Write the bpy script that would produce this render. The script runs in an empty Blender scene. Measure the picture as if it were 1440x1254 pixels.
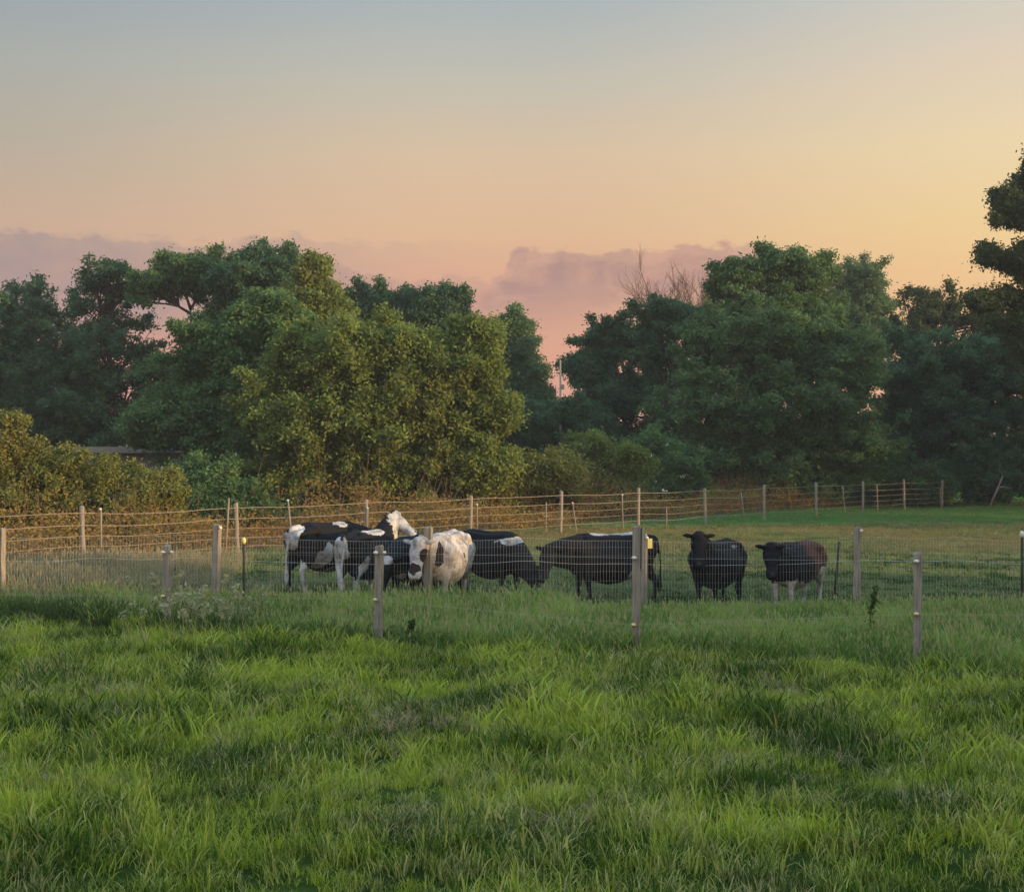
import bpy, bmesh, math, random
import numpy as np
from mathutils import Vector, Matrix, Euler

R = np.random.RandomState(11)
random.seed(5)
F = 1978.0            # focal length in photo pixels
CAMH = 2.85           # eye height over the meadow
HOR = 640.0

# ------------------------------------------------------------ camera
sc = bpy.context.scene
COL = sc.collection
cam_d = bpy.data.cameras.new("camera"); cam = bpy.data.objects.new("camera", cam_d); COL.objects.link(cam)
cam.location = (0, 0, CAMH)
cam.rotation_euler = (math.radians(90 + math.degrees(math.atan(13 / F))), 0, 0)
cam_d.sensor_width = 36; cam_d.lens = 36 * F / 1440
cam_d.clip_start = 0.1; cam_d.clip_end = 6000
sc.camera = cam

# ------------------------------------------------------------ light
SUN_AZ, SUN_EL = 112.0, 5.5      # degrees clockwise from the view direction, degrees up
sun_d = bpy.data.lights.new("sun", 'SUN'); sun = bpy.data.objects.new("sun", sun_d); COL.objects.link(sun)
sun_d.energy = 5.0; sun_d.angle = math.radians(0.8); sun_d.color = (1.0, 0.66, 0.33)
az, el = math.radians(SUN_AZ), math.radians(SUN_EL)
sdir = Vector((math.sin(az) * math.cos(el), math.cos(az) * math.cos(el), math.sin(el)))
sun.rotation_euler = sdir.to_track_quat('Z', 'Y').to_euler()

sc.view_settings.view_transform = 'Standard'; sc.view_settings.look = 'None'
sc.view_settings.exposure = 0.5; sc.view_settings.gamma = 1.0
sc.cycles.max_bounces = 6; sc.cycles.diffuse_bounces = 3; sc.cycles.transmission_bounces = 4
sc.cycles.transparent_max_bounces = 6; sc.cycles.volume_bounces = 0


def lin(r, g, b, k=1.0):
    f = lambda c: (c / 255 / 12.92) if c / 255 <= .04045 else ((c / 255 + .055) / 1.055) ** 2.4
    return (f(r) * k, f(g) * k, f(b) * k, 1)


# ------------------------------------------------------------ node helpers
class N:
    def __init__(s, tree): s.t = tree
    def n(s, typ, **kw):
        x = s.t.nodes.new(typ)
        for k, v in kw.items(): setattr(x, k, v)
        return x
    def put(s, sock, v):
        if isinstance(v, (int, float)): sock.default_value = v
        elif isinstance(v, (tuple, list)): sock.default_value = v
        else: s.t.links.new(v, sock)
    def m(s, op, a, b=0.0, c=0.0, clamp=False):
        x = s.n('ShaderNodeMath', operation=op); x.use_clamp = clamp
        s.put(x.inputs[0], a); s.put(x.inputs[1], b); s.put(x.inputs[2], c)
        return x.outputs[0]
    def smooth(s, v, a, b):
        x = s.n('ShaderNodeMapRange', interpolation_type='SMOOTHSTEP')
        s.put(x.inputs['Value'], v); s.put(x.inputs['From Min'], a); s.put(x.inputs['From Max'], b)
        return x.outputs[0]
    def mix(s, f, a, b):
        x = s.n('ShaderNodeMix', data_type='RGBA')
        s.put(x.inputs[0], f); s.put(x.inputs[6], a); s.put(x.inputs[7], b)
        return x.outputs[2]
    def ramp(s, f, stops, interp='LINEAR'):
        x = s.n('ShaderNodeValToRGB'); e = x.color_ramp; e.interpolation = interp
        while len(e.elements) > 1: e.elements.remove(e.elements[-1])
        e.elements[0].position = stops[0][0]; e.elements[0].color = stops[0][1]
        for p, c in stops[1:]:
            q = e.elements.new(p); q.color = c
        s.put(x.inputs[0], f); return x.outputs[0]
    def noise(s, vec, scale, detail=3.0, rough=.55, dist=0.0):
        x = s.n('ShaderNodeTexNoise'); s.put(x.inputs['Vector'], vec)
        x.inputs['Scale'].default_value = scale; x.inputs['Detail'].default_value = detail
        x.inputs['Roughness'].default_value = rough; x.inputs['Distortion'].default_value = dist
        return x.outputs['Fac']
    def xyz(s, v):
        x = s.n('ShaderNodeSeparateXYZ'); s.put(x.inputs[0], v); return x.outputs
    def comb(s, a, b, c):
        x = s.n('ShaderNodeCombineXYZ'); s.put(x.inputs[0], a); s.put(x.inputs[1], b); s.put(x.inputs[2], c); return x.outputs[0]
    def attr(s, name, typ='GEOMETRY'):
        x = s.n('ShaderNodeAttribute'); x.attribute_name = name; x.attribute_type = typ; return x


# ------------------------------------------------------------ sky (world)
w = bpy.data.worlds.new("World"); sc.world = w; w.use_nodes = True
w.node_tree.nodes.clear(); g = N(w.node_tree)
tc = g.n('ShaderNodeTexCoord').outputs['Generated']
X, Y, Z = g.xyz(tc)
U = g.m('ARCTAN2', X, Y)                    # azimuth, 0 = view direction, + to the right
V = g.m('DIVIDE', Z, g.m('MAXIMUM', g.m('SQRT', g.m('ADD', g.m('MULTIPLY', X, X), g.m('MULTIPLY', Y, Y))), .001))
vr = g.m('DIVIDE', V, 1.2, clamp=True)


def vv(py): return (HOR - py) / F / 1.2


def sky_ramp(cols, top):
    st = [(vv(py) if py < HOR else 0.0, lin(*c)) for py, c in sorted(cols.items(), reverse=True)]
    st.append((0.5, lin(*top, )))
    st.append((1.0, lin(118, 138, 160)))
    return g.ramp(vr, st)


rc = sky_ramp({640: (212, 140, 122), 520: (220, 158, 132), 420: (222, 166, 138), 330: (223, 183, 148), 220: (217, 191, 161), 110: (194, 190, 176), 0: (171, 180, 183)}, (136, 156, 172))
rl = sky_ramp({640: (196, 124, 118), 520: (206, 146, 134), 420: (200, 158, 142), 330: (200, 170, 148), 220: (180, 171, 156), 110: (168, 171, 166), 0: (150, 163, 173)}, (126, 148, 168))
rr = sky_ramp({640: (230, 158, 122), 520: (236, 182, 130), 420: (240, 196, 140), 330: (240, 208, 150), 220: (236, 214, 172), 110: (226, 208, 184), 0: (206, 204, 194)}, (150, 166, 172))
sky = g.mix(g.smooth(U, -.42, -.02), rl, rc)
sky = g.mix(g.smooth(U, 0.0, .40), sky, rr)
# clouds: a low bank over the gap in the trees and a flat layer to the left
uv = g.comb(U, g.m('MULTIPLY', V, 1.9), 0.0)
n1 = g.noise(uv, 34.0, 8.0, .62)
n2 = g.noise(uv, 9.0, 4.0, .55)
nn = g.m('SUBTRACT', g.m('ADD', g.m('MULTIPLY', n1, .55), g.m('MULTIPLY', n2, .45)), .5)


def pu(px): return math.atan((px - 720) / F)


def pv(py): return (HOR - py) / F


def bank(px0, px1, ytop, ybot, soft_u, drop=0.0):
    top = g.m('ADD', pv(ytop), g.m('MULTIPLY', nn, .06))
    if drop:   # edge steps down to the left
        top = g.m('SUBTRACT', top, g.m('MULTIPLY', g.smooth(g.m('MULTIPLY', U, -1.0), -pu(px0 + drop), -pu(px0 - 10)), .022))
    a = g.m('SUBTRACT', 1.0, g.smooth(g.m('SUBTRACT', V, top), -.003, .003))
    b = g.smooth(V, pv(ybot), pv(ybot) + .05)
    un = g.m('ADD', U, g.m('MULTIPLY', nn, .06))
    c = g.m('MULTIPLY', g.smooth(un, pu(px0) - soft_u, pu(px0) + soft_u), g.m('SUBTRACT', 1.0, g.smooth(un, pu(px1) - soft_u * 2, pu(px1) + soft_u * 2)))
    return g.m('MULTIPLY', g.m('MULTIPLY', a, b), c), g.m('SUBTRACT', V, top)


b1, e1 = bank(680, 1070, 353, 485, .012, drop=60)
b2, e2 = bank(-900, 400, 345, 520, .10)
b3, e3 = bank(380, 700, 388, 520, .06)
# bright rim just over the bank's top edge
rim = g.m('MULTIPLY', b1, g.m('SUBTRACT', 1.0, g.smooth(g.m('ABSOLUTE', g.m('ADD', e1, .004)), .0, .006)))
cl_c = g.mix(g.m('MULTIPLY', g.smooth(g.noise(uv, 18.0, 6.0, .6, .8), .42, .66), .7), g.mix(g.smooth(U, -.1, .25), lin(172, 138, 133), lin(186, 146, 134)), lin(212, 164, 142))
sky = g.mix(g.m('MULTIPLY', b2, g.m('ADD', .66, g.m('MULTIPLY', nn, 2.0)), clamp=True), sky, lin(160, 142, 144))
sky = g.mix(g.m('MULTIPLY', b3, .45, clamp=True), sky, lin(170, 140, 136))
sky = g.mix(g.m('MULTIPLY', b1, g.m('ADD', .95, g.m('MULTIPLY', nn, 1.2)), clamp=True), sky, cl_c)
sky = g.mix(g.m('MULTIPLY', rim, .16), sky, lin(244, 198, 158))
bg = g.n('ShaderNodeBackground'); g.put(bg.inputs[0], sky); g.put(bg.inputs[1], g.m('MULTIPLY', .707, g.m('ADD', 1.0, g.m('ADD', g.m('MULTIPLY', g.smooth(V, .36, .9), 3.0), g.m('MULTIPLY', g.smooth(g.m('MULTIPLY', Y, -1.0), .0, .5), 1.4)))))   # unseen sky overhead and behind the camera boosted as added fill light
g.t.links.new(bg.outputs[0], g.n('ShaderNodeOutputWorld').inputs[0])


# ------------------------------------------------------------ mesh helpers
def mesh_np(name, verts, faces_list, attrs=None, smooth=False):
    """faces_list: list of (M,k) int arrays. attrs: {name: per-vertex float array}"""
    verts = np.asarray(verts, dtype=np.float32)
    me = bpy.data.meshes.new(name)
    me.vertices.add(len(verts)); me.vertices.foreach_set('co', verts.ravel())
    faces_list = [np.asarray(f, dtype=np.int32) for f in faces_list if len(f)]
    tot = sum(f.size for f in faces_list); npol = sum(len(f) for f in faces_list)
    if npol:
        me.loops.add(tot); me.polygons.add(npol)
        me.loops.foreach_set('vertex_index', np.concatenate([f.ravel() for f in faces_list]))
        sizes = np.concatenate([np.full(len(f), f.shape[1], dtype=np.int32) for f in faces_list])
        starts = np.concatenate([[0], np.cumsum(sizes)[:-1]]).astype(np.int32)
        me.polygons.foreach_set('loop_start', starts)
        me.polygons.foreach_set('use_smooth', np.full(npol, smooth, dtype=bool))
    me.update(calc_edges=True)
    for k, v in (attrs or {}).items():
        a = me.attributes.new(k, 'FLOAT', 'POINT'); a.data.foreach_set('value', np.asarray(v, dtype=np.float32))
    return me


def link(name, me, mat=None, parent=None, loc=None):
    o = bpy.data.objects.new(name, me); COL.objects.link(o)
    if mat is not None: me.materials.append(mat)
    if parent is not None: o.parent = parent
    if loc is not None: o.location = loc
    return o


def thing(name, label, cat, loc=(0, 0, 0), group=None, rz=0.0):
    o = bpy.data.objects.new(name, None); COL.objects.link(o); o.location = loc; o.rotation_euler = (0, 0, rz)
    o.empty_display_size = .2
    return tag(o, label, cat, group)


def tag(o, label=None, cat=None, group=None, kind=None):
    if label: o['label'] = label
    if cat: o['category'] = cat
    if group: o['group'] = group
    if kind: o['kind'] = kind
    return o


class MB:
    def __init__(s): s.v = []; s.q = []; s.t = []; s.n = 0; s.a = []
    def add(s, v, q=None, t=None, a=0.0):
        v = np.asarray(v, float)
        if q is not None and len(q): s.q.append(np.asarray(q) + s.n)
        if t is not None and len(t): s.t.append(np.asarray(t) + s.n)
        s.v.append(v); s.a.append(np.full(len(v), a)); s.n += len(v)
    def tube(s, pts, rad, n=6, cap=True, a=0.0):
        pts = np.asarray(pts, float); m = len(pts); rad = np.broadcast_to(np.asarray(rad, float), (m,))
        d = np.gradient(pts, axis=0); d /= np.linalg.norm(d, axis=1)[:, None] + 1e-9
        up = np.array([0, 0, 1.0]) if abs(d[0][2]) < .9 else np.array([1.0, 0, 0])
        u = np.cross(d, up); u /= np.linalg.norm(u, axis=1)[:, None] + 1e-9
        v = np.cross(d, u)
        th = np.arange(n) * 2 * math.pi / n
        ring = pts[:, None, :] + rad[:, None, None] * (np.cos(th)[None, :, None] * u[:, None, :] + np.sin(th)[None, :, None] * v[:, None, :])
        i = np.arange(m - 1)[:, None] * n; j = np.arange(n)[None, :]; k = (j + 1) % n
        q = np.stack([i + j, i + k, i + n + k, i + n + j], -1).reshape(-1, 4)
        vv_ = ring.reshape(-1, 3); t = None
        if cap:
            vv_ = np.vstack([vv_, pts[0], pts[-1]]); c0, c1 = m * n, m * n + 1; jj = np.arange(n); kk = (jj + 1) % n
            t = np.vstack([np.stack([kk, jj, np.full(n, c0)], -1), np.stack([(m - 1) * n + jj, (m - 1) * n + kk, np.full(n, c1)], -1)])
        s.add(vv_, q, t, a)
    def box(s, c, h, rot=None):
        c = np.asarray(c, float); h = np.asarray(h, float)
        v = np.array([[x, y, z] for x in (-1, 1) for y in (-1, 1) for z in (-1, 1)]) * h
        if rot is not None: v = v @ np.asarray(rot).T
        s.add(v + c, [[0, 1, 3, 2], [4, 6, 7, 5], [0, 4, 5, 1], [2, 3, 7, 6], [0, 2, 6, 4], [1, 5, 7, 3]])
    def sphere(s, c, r, n=8):
        r = np.broadcast_to(np.asarray(r, float), (3,)); V_ = []
        for i in range(1, n):
            th = math.pi * i / n
            for j in range(n * 2):
                ph = math.pi * j / n
                V_.append((math.sin(th) * math.cos(ph), math.sin(th) * math.sin(ph), math.cos(th)))
        V_ += [(0, 0, 1), (0, 0, -1)]; m = 2 * n; q = []; t = []
        for i in range(n - 2):
            for j in range(m): q.append((i * m + j, (i + 1) * m + j, (i + 1) * m + (j + 1) % m, i * m + (j + 1) % m))
        for j in range(m):
            t.append((len(V_) - 2, j, (j + 1) % m)); t.append((len(V_) - 1, (n - 2) * m + (j + 1) % m, (n - 2) * m + j))
        s.add(np.array(V_) * r + np.asarray(c, float), q, t)
    def mesh(s, name, smooth=False):
        fl = []
        if s.q: fl.append(np.vstack(s.q))
        if s.t: fl.append(np.vstack(s.t))
        return mesh_np(name, np.vstack(s.v), fl, {'tint': np.concatenate(s.a)}, smooth)
    def build(s, name, mat, parent=None, smooth=False, loc=None):
        return link(name, s.mesh(name, smooth), mat, parent, loc)


# ------------------------------------------------------------ terrain height
def gz(x, y):
    x = np.asarray(x, float); y = np.asarray(y, float)
    near = np.exp(-np.maximum(y - 22, 0) / 18)
    z = .05 * np.sin(x * .9 + 1.3 * np.sin(y * .55)) * near + .045 * np.sin(y * 1.35 + .8 * np.sin(x * .7 + 1)) * near
    z += .025 * np.sin(x * 2.3 + y * 1.7 + 2 * np.sin(x * .8)) * near
    z += .05 * np.sin(x * .21 + 1) * np.sin(y * .17)
    return z


def W(px, py, d): return np.array([(px - 720) / F * d, d, CAMH + (HOR - py) / F * d])


def gpt(px, d):
    x = (px - 720) / F * d
    return np.array([x, d, float(gz(x, d))])


# ------------------------------------------------------------ materials
def new_mat(name):
    m = bpy.data.materials.new(name); m.use_nodes = True; m.node_tree.nodes.clear(); k = N(m.node_tree)
    out = k.n('ShaderNodeOutputMaterial'); return m, k, out


def pbsdf(k, out, col, rough=.8, spec=.25, bump=None, bstr=.3, bdist=.01):
    b = k.n('ShaderNodeBsdfPrincipled'); k.put(b.inputs['Base Color'], col); k.put(b.inputs['Roughness'], rough)
    b.inputs['Specular IOR Level'].default_value = spec
    if bump is not None:
        q = k.n('ShaderNodeBump'); q.inputs['Strength'].default_value = bstr; q.inputs['Distance'].default_value = bdist
        k.put(q.inputs['Height'], bump); k.t.links.new(q.outputs[0], b.inputs['Normal'])
    if out is not None: k.t.links.new(b.outputs[0], out.inputs[0])
    return b


def plain(name, c, rough=.7, spec=.3, var=.25, scale=8.0):
    m, k, out = new_mat(name)
    pos = k.n('ShaderNodeTexCoord').outputs['Object']
    f = k.noise(pos, scale, 4)
    c2 = tuple(x * (1 - var) for x in c[:3]) + (1,); c1 = tuple(min(1, x * (1 + var)) for x in c[:3]) + (1,)
    pbsdf(k, out, k.mix(f, c2, c1), rough, spec, f, .3)
    return m


def leaf_mat(name, dark, light, warm=None, trans=.38, spec=.06):
    m, k, out = new_mat(name)
    pos = k.n('ShaderNodeNewGeometry').outputs['Position']
    t = k.attr('tint').outputs['Fac']
    f = k.m('ADD', k.m('MULTIPLY', t, .75), k.m('MULTIPLY', k.m('SUBTRACT', k.noise(pos, .6, 3), .28), 1.0), clamp=True)
    c = k.mix(f, dark + (1,), light + (1,))
    if warm: c = k.mix(k.smooth(k.noise(pos, .22, 2), .52, .72), c, warm + (1,))
    b = pbsdf(k, None, c, .65, spec)
    tr = k.n('ShaderNodeBsdfTranslucent'); k.put(tr.inputs[0], c)
    mx = k.n('ShaderNodeMixShader'); mx.inputs[0].default_value = trans
    k.t.links.new(b.outputs[0], mx.inputs[1]); k.t.links.new(tr.outputs[0], mx.inputs[2]); k.t.links.new(mx.outputs[0], out.inputs[0])
    return m


M = {}
M['leaf_dark'] = leaf_mat('leaf_dark', (.028, .074, .038), (.088, .165, .078))
M['leaf_mid'] = leaf_mat('leaf_mid', (.038, .095, .036), (.125, .210, .076))
M['leaf_warm'] = leaf_mat('leaf_warm', (.070, .100, .028), (.190, .250, .062), (.15, .17, .045))
M['leaf_hedge'] = leaf_mat('leaf_hedge', (.09, .110, .028), (.220, .230, .060), (.19, .15, .045))
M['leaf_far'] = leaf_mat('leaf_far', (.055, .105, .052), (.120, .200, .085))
M['leaf_oak'] = leaf_mat('leaf_oak', (.038, .060, .028), (.085, .115, .045))
M['bramble'] = leaf_mat('bramble', (.13, .090, .028), (.32, .21, .060), (.26, .11, .035))  # rusty brown leaves, colour pushed towards orange to carry the sun's warmth
M['bark'] = plain('bark', (.060, .050, .040), .9, .1, .4, 6)
M['deadwood'] = plain('deadwood', (.16, .11, .09), .9, .1, .2, 6)
M['rust_stem'] = plain('rust_stem', (.14, .085, .05), .9, .1, .3, 6)
M['petal'] = plain('petal', (.75, .74, .66), .6, .2, .05, 6)
M['wire'] = plain('wire', (.34, .34, .32), .45, .5, .1, 6)
M['tape'] = plain('tape', (.22, .18, .13), .6, .3, .1, 6)
M['white_plastic'] = plain('white_plastic', (.55, .53, .44), .4, .4, .04, 6)
M['yellow_plastic'] = plain('yellow_plastic', (.48, .44, .14), .4, .4, .04, 6)
M['dark_stake'] = plain('dark_stake', (.035, .035, .03), .7, .2, .3, 20)
M['shed_roof'] = plain('shed_roof', (.10, .105, .105), .8, .2, .15, 2)
M['shed_wall'] = plain('shed_wall', (.10, .10, .095), .85, .2, .15, 2)
M['pale_pole'] = plain('pale_pole', (.26, .23, .18), .8, .2, .15, 2)
M['weed'] = leaf_mat('weed', (.045, .075, .022), (.09, .13, .035))
M['seedhead'] = leaf_mat('seedhead', (.26, .27, .13), (.52, .50, .30))
M['eye'] = plain('eye', (.006, .005, .005), .15, .6, .05, 6)


def wood_mat(name, c1, c2):
    m, k, out = new_mat(name)
    ob = k.n('ShaderNodeTexCoord').outputs['Object']; x, y, z = k.xyz(ob)
    v = k.comb(k.m('MULTIPLY', x, 30.0), k.m('MULTIPLY', y, 30.0), k.m('MULTIPLY', z, 1.6))
    f = k.noise(v, 1.0, 5, .65); h = k.noise(ob, 3.0, 3)
    ff = k.m('ADD', k.m('MULTIPLY', f, .8), k.m('MULTIPLY', h, .35), clamp=True)
    c = k.mix(k.smooth(ff, .3, .8), c1 + (1,), c2 + (1,))
    pbsdf(k, out, c, .88, .15, f, .6, .01)
    return m


M['post'] = wood_mat('post', (.095, .082, .066), (.29, .255, .205))
M['post_far'] = wood_mat('post_far', (.13, .10, .08), (.27, .23, .18))


def grass_mat(name, g1, g2, straw, straw_lo=.55, straw_hi=.75, paddock=False, is_ground=False, trans=.32):
    m, k, out = new_mat(name)
    pos = k.n('ShaderNodeNewGeometry').outputs['Position']
    a = k.noise(pos, .55, 4, .6); b = k.noise(pos, 2.6, 3); c_ = k.noise(pos, .16, 2)
    if is_ground: r = k.noise(pos, 14.0, 3); t = 0.3
    else: r = k.n('ShaderNodeObjectInfo').outputs['Random']; t = k.attr('tint').outputs['Fac']
    f = k.m('ADD', k.m('ADD', k.m('MULTIPLY', k.m('SUBTRACT', a, .5), 2.7), .42), k.m('ADD', k.m('MULTIPLY', k.m('SUBTRACT', t, .2), .60), k.m('MULTIPLY', r, .25)))
    col = k.mix(k.smooth(f, .35, 1.05), g1 + (1,), g2 + (1,))
    s = k.m('ADD', k.m('ADD', k.m('MULTIPLY', b, .5), k.m('MULTIPLY', c_, .3)), k.m('MULTIPLY', t, .32))
    col = k.mix(k.m('MULTIPLY', k.smooth(s, straw_lo, straw_hi), .8), col, straw + (1,))
    if paddock:   # tawny grazed band, and fresh green growth at the far right
        x, y, z = k.xyz(pos)
        bnd = k.m('MULTIPLY', k.smooth(k.m('ADD', y, k.m('MULTIPLY', a, 6.0)), 42.0, 48.0), k.m('SUBTRACT', 1.0, k.smooth(k.m('SUBTRACT', k.m('ADD', y, k.m('MULTIPLY', a, 6.0)), k.m('MULTIPLY', x, .15)), 55.0, 58.0)))
        col = k.mix(k.m('MULTIPLY', bnd, k.smooth(k.m('ADD', b, c_), .75, 1.15)), col, (.20, .165, .06, 1))
        fresh = k.m('MULTIPLY', k.smooth(k.m('SUBTRACT', y, k.m('MULTIPLY', x, .15)), 54.0, 58.0), k.smooth(x, 2.0, 9.0))
        col = k.mix(k.m('MULTIPLY', fresh, k.m('MULTIPLY', k.smooth(k.noise(pos, 1.1, 4), .30, .62), .9)), col, (.080, .200, .034, 1))
    bs = pbsdf(k, None, col, 1.0 if is_ground else .6, 0.0 if is_ground else .2)
    if is_ground:
        k.t.links.new(bs.outputs[0], out.inputs[0]); return m
    tr = k.n('ShaderNodeBsdfTranslucent'); k.put(tr.inputs[0], col)
    mx = k.n('ShaderNodeMixShader'); mx.inputs[0].default_value = trans
    k.t.links.new(bs.outputs[0], mx.inputs[1]); k.t.links.new(tr.outputs[0], mx.inputs[2]); k.t.links.new(mx.outputs[0], out.inputs[0])
    return m


M['ground'] = grass_mat('ground', (.018, .034, .007), (.036, .058, .013), (.06, .055, .024), .5, .8, True, True)
M['lawn'] = grass_mat('lawn', (.036, .088, .006), (.330, .410, .038), (.44, .39, .18), .57, .77)
M['tall'] = grass_mat('tall', (.095, .180, .030), (.270, .370, .075), (.36, .32, .17), .58, .84)
M['paddock'] = grass_mat('paddock', (.080, .140, .035), (.180, .240, .075), (.24, .20, .12), .48, .80, True)
M['meadow'] = grass_mat('meadow', (.060, .095, .030), (.230, .240, .095), (.36, .30, .18), .42, .75)

# ------------------------------------------------------------ ground
def axis(lim, fine_lo, fine_hi, step):
    a = list(np.arange(fine_lo, fine_hi + 1e-6, step)); s = step; x = fine_hi
    while x < lim: s *= 1.25; x += s; a.append(x)
    s = step; x = fine_lo
    while x > -lim: s *= 1.25; x -= s; a.insert(0, x)
    return np.array(a)


gx, gy = axis(2500, -16, 22, .35), axis(2500, 0, 62, .35)
XX, YY = np.meshgrid(gx, gy); ZZ = gz(XX, YY)
nx, ny = len(gx), len(gy)
i = (np.arange(ny - 1)[:, None] * nx + np.arange(nx - 1)[None, :]).ravel()
ground = link('ground', mesh_np('ground', np.stack([XX, YY, ZZ], -1).reshape(-1, 3), [np.stack([i, i + 1, i + nx + 1, i + nx], -1)], None, True), M['ground'])
tag(ground, kind='structure')

# farm track behind the boundary fence
fx = lambda n: (2340 - 720 - 2222 / (1 + .108 * n)) / F * 35 * (1 + .108 * n)
fy = lambda n: 35 * (1 + .108 * n)
tv, tq = [], []
for q, n in enumerate(np.linspace(-3, 14, 60)):
    px_, py_ = fx(n), fy(n); dx, dy = -.77, .64
    for kk, o_ in enumerate((3.6, 6.0)):
        X_, Y_ = px_ + dx * o_, py_ + dy * o_; tv.append((X_, Y_, float(gz(X_, Y_)) + .012))
    if q: b0 = 2 * q; tq.append((b0 - 2, b0, b0 + 1, b0 - 1))
M['track'] = plain('track', (.10, .10, .10), .9, .1, .25, 1.2)
tag(link('path', mesh_np('path', tv, [np.array(tq)], None), M['track']), kind='structure')


# ------------------------------------------------------------ trees
def snoise(p, sc_, ph=0.0):
    x, y, z = (p * sc_).T
    return (np.sin(x * 1.3 + 1.7 * np.sin(y * .9 + ph) + ph) + np.sin(y * 1.7 + 1.3 * np.sin(z * 1.1) + 2 * ph) + np.sin(z * 1.9 + 1.5 * np.sin(x * .8 + ph))) / 3


def leaves(centers, sigma, per, size, aspect=.62, flat=.75, droop=0.0, rs=R):
    """many leaf-sized faces round each clump centre"""
    n = len(centers) * per
    c = np.repeat(centers, per, 0)
    sg = np.repeat(np.broadcast_to(sigma, (len(centers),)), per)[:, None]
    p = c + rs.normal(size=(n, 3)) * sg * np.array([1, 1, flat])
    nn_ = rs.normal(size=(n, 3)) * .90 + [0, -.12, .70]; nn_ /= np.linalg.norm(nn_, axis=1)[:, None]
    a = np.cross(nn_, rs.normal(size=(n, 3))); a /= np.linalg.norm(a, axis=1)[:, None]
    b = np.cross(nn_, a)
    s = size * rs.uniform(.6, 1.35, (n, 1))
    v = np.stack([p - a * s, p + b * s * aspect * .8 + a * s * .1, p + a * s, p - b * s * aspect * .8 + a * s * .1], 1).reshape(-1, 3)
    f = np.arange(n * 4).reshape(-1, 4)
    tint = np.repeat(np.clip(np.repeat(.45 * rs.uniform(0, 1, len(centers)) + .55 * (.5 + .5 * snoise(centers, 1.9, 1.0)), per) * .85 + rs.uniform(0, .34, n) - .06, 0, 1), 4)
    return v, f, tint


def snoise(p, sc_, ph=0.0):
    x, y, z = (p * sc_).T
    return (np.sin(x * 1.3 + 1.7 * np.sin(y * .9 + ph) + ph) + np.sin(y * 1.7 + 1.3 * np.sin(z * 1.1) + 2 * ph) + np.sin(z * 1.9 + 1.5 * np.sin(x * .8 + ph))) / 3


def crown_pts(lobes, d, dens, hole=-1.0, seed=1, zfloor=.3, deep=1.0, dj=1.0):
    """clump centres spread through the shells of real-size lobes; lobes are given by where they stand and how big they look at distance d"""
    rs = np.random.RandomState(seed); s = d / F; L = []
    for (px, py, rx, ry) in lobes:
        r = np.array([rx * s, (rx + ry) * .5 * s * deep, ry * s])
        c = W(px, py, d); c[1] += rs.uniform(-.35, .35) * r[1] * dj; L.append((c, r))
    out = []
    for c, r in L:
        area = 4 * math.pi * ((r[0] * r[1]) ** 1.6 / 3 + (r[0] * r[2]) ** 1.6 / 3 + (r[1] * r[2]) ** 1.6 / 3) ** (1 / 1.6)
        bs = float(np.clip(.30 * min(r), .24, .66)); nb = int(area / (bs * bs * 1.15)) + 4
        u = rs.normal(size=(nb, 3)); u[:, 2] += .15; u /= np.linalg.norm(u, axis=1)[:, None]
        sd = float(np.clip(.50 / min(r), .10, .20)); rad = np.clip(.72 + sd * rs.normal(size=nb), .3, 1.32)
        q_ = u * r + c; rad = rad * (1 + .19 * snoise(q_, .85, seed * .7) + .10 * snoise(q_, 2.6, seed * .3))
        b = c + u * r * rad[:, None] - u * bs * .35
        kb = np.ones(nb, bool)
        for c2, r2 in L:
            if c2 is not c: kb &= (np.linalg.norm((b - c2) / r2, axis=1) > .66) | (rs.rand(nb) < .12)
        if hole > -1: kb &= (snoise(b, 1.0, seed * 1.3) + .55 * snoise(b, 2.7, seed) > hole * 1.15) & (rs.rand(nb) > .10)
        kb &= (u[:, 1] < .4) | (rs.rand(nb) < .6)
        b = b[kb]; m_ = max(3, int(area * dens * .85 / nb)); bsz = bs * rs.uniform(.55, 1.5, (len(b), 1))
        p = np.repeat(b, m_, 0) + rs.normal(size=(len(b) * m_, 3)) * np.repeat(bsz, m_, 0) * [.48, .48, .30]
        fill = int(area * dens * (.20 if hole <= -1 else .05)); uf = rs.normal(size=(fill, 3)); uf /= np.linalg.norm(uf, axis=1)[:, None]
        # loose shoots poking out of the crown
        sel = np.where((rad[kb] > .80) & (rs.rand(len(b)) < .30))[0]
        if len(sel):
            dirn = u[kb][sel] + rs.normal(size=(len(sel), 3)) * .35 + [0, 0, .35]; dirn /= np.linalg.norm(dirn, axis=1)[:, None]
            ln = rs.uniform(.5, 1.0, len(sel)) * bs * 2.4
            p = np.vstack([p] + [b[sel] + dirn * (ln * w_)[:, None] for w_ in (.35, .5, .65, .8, .92, 1.0)])
        p = np.vstack([p, c + uf * r * rs.uniform(.3, .78, (fill, 1))])
        keep = p[:, 2] > zfloor
        out.append(p[keep])
    return np.vstack(out), L


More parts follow.
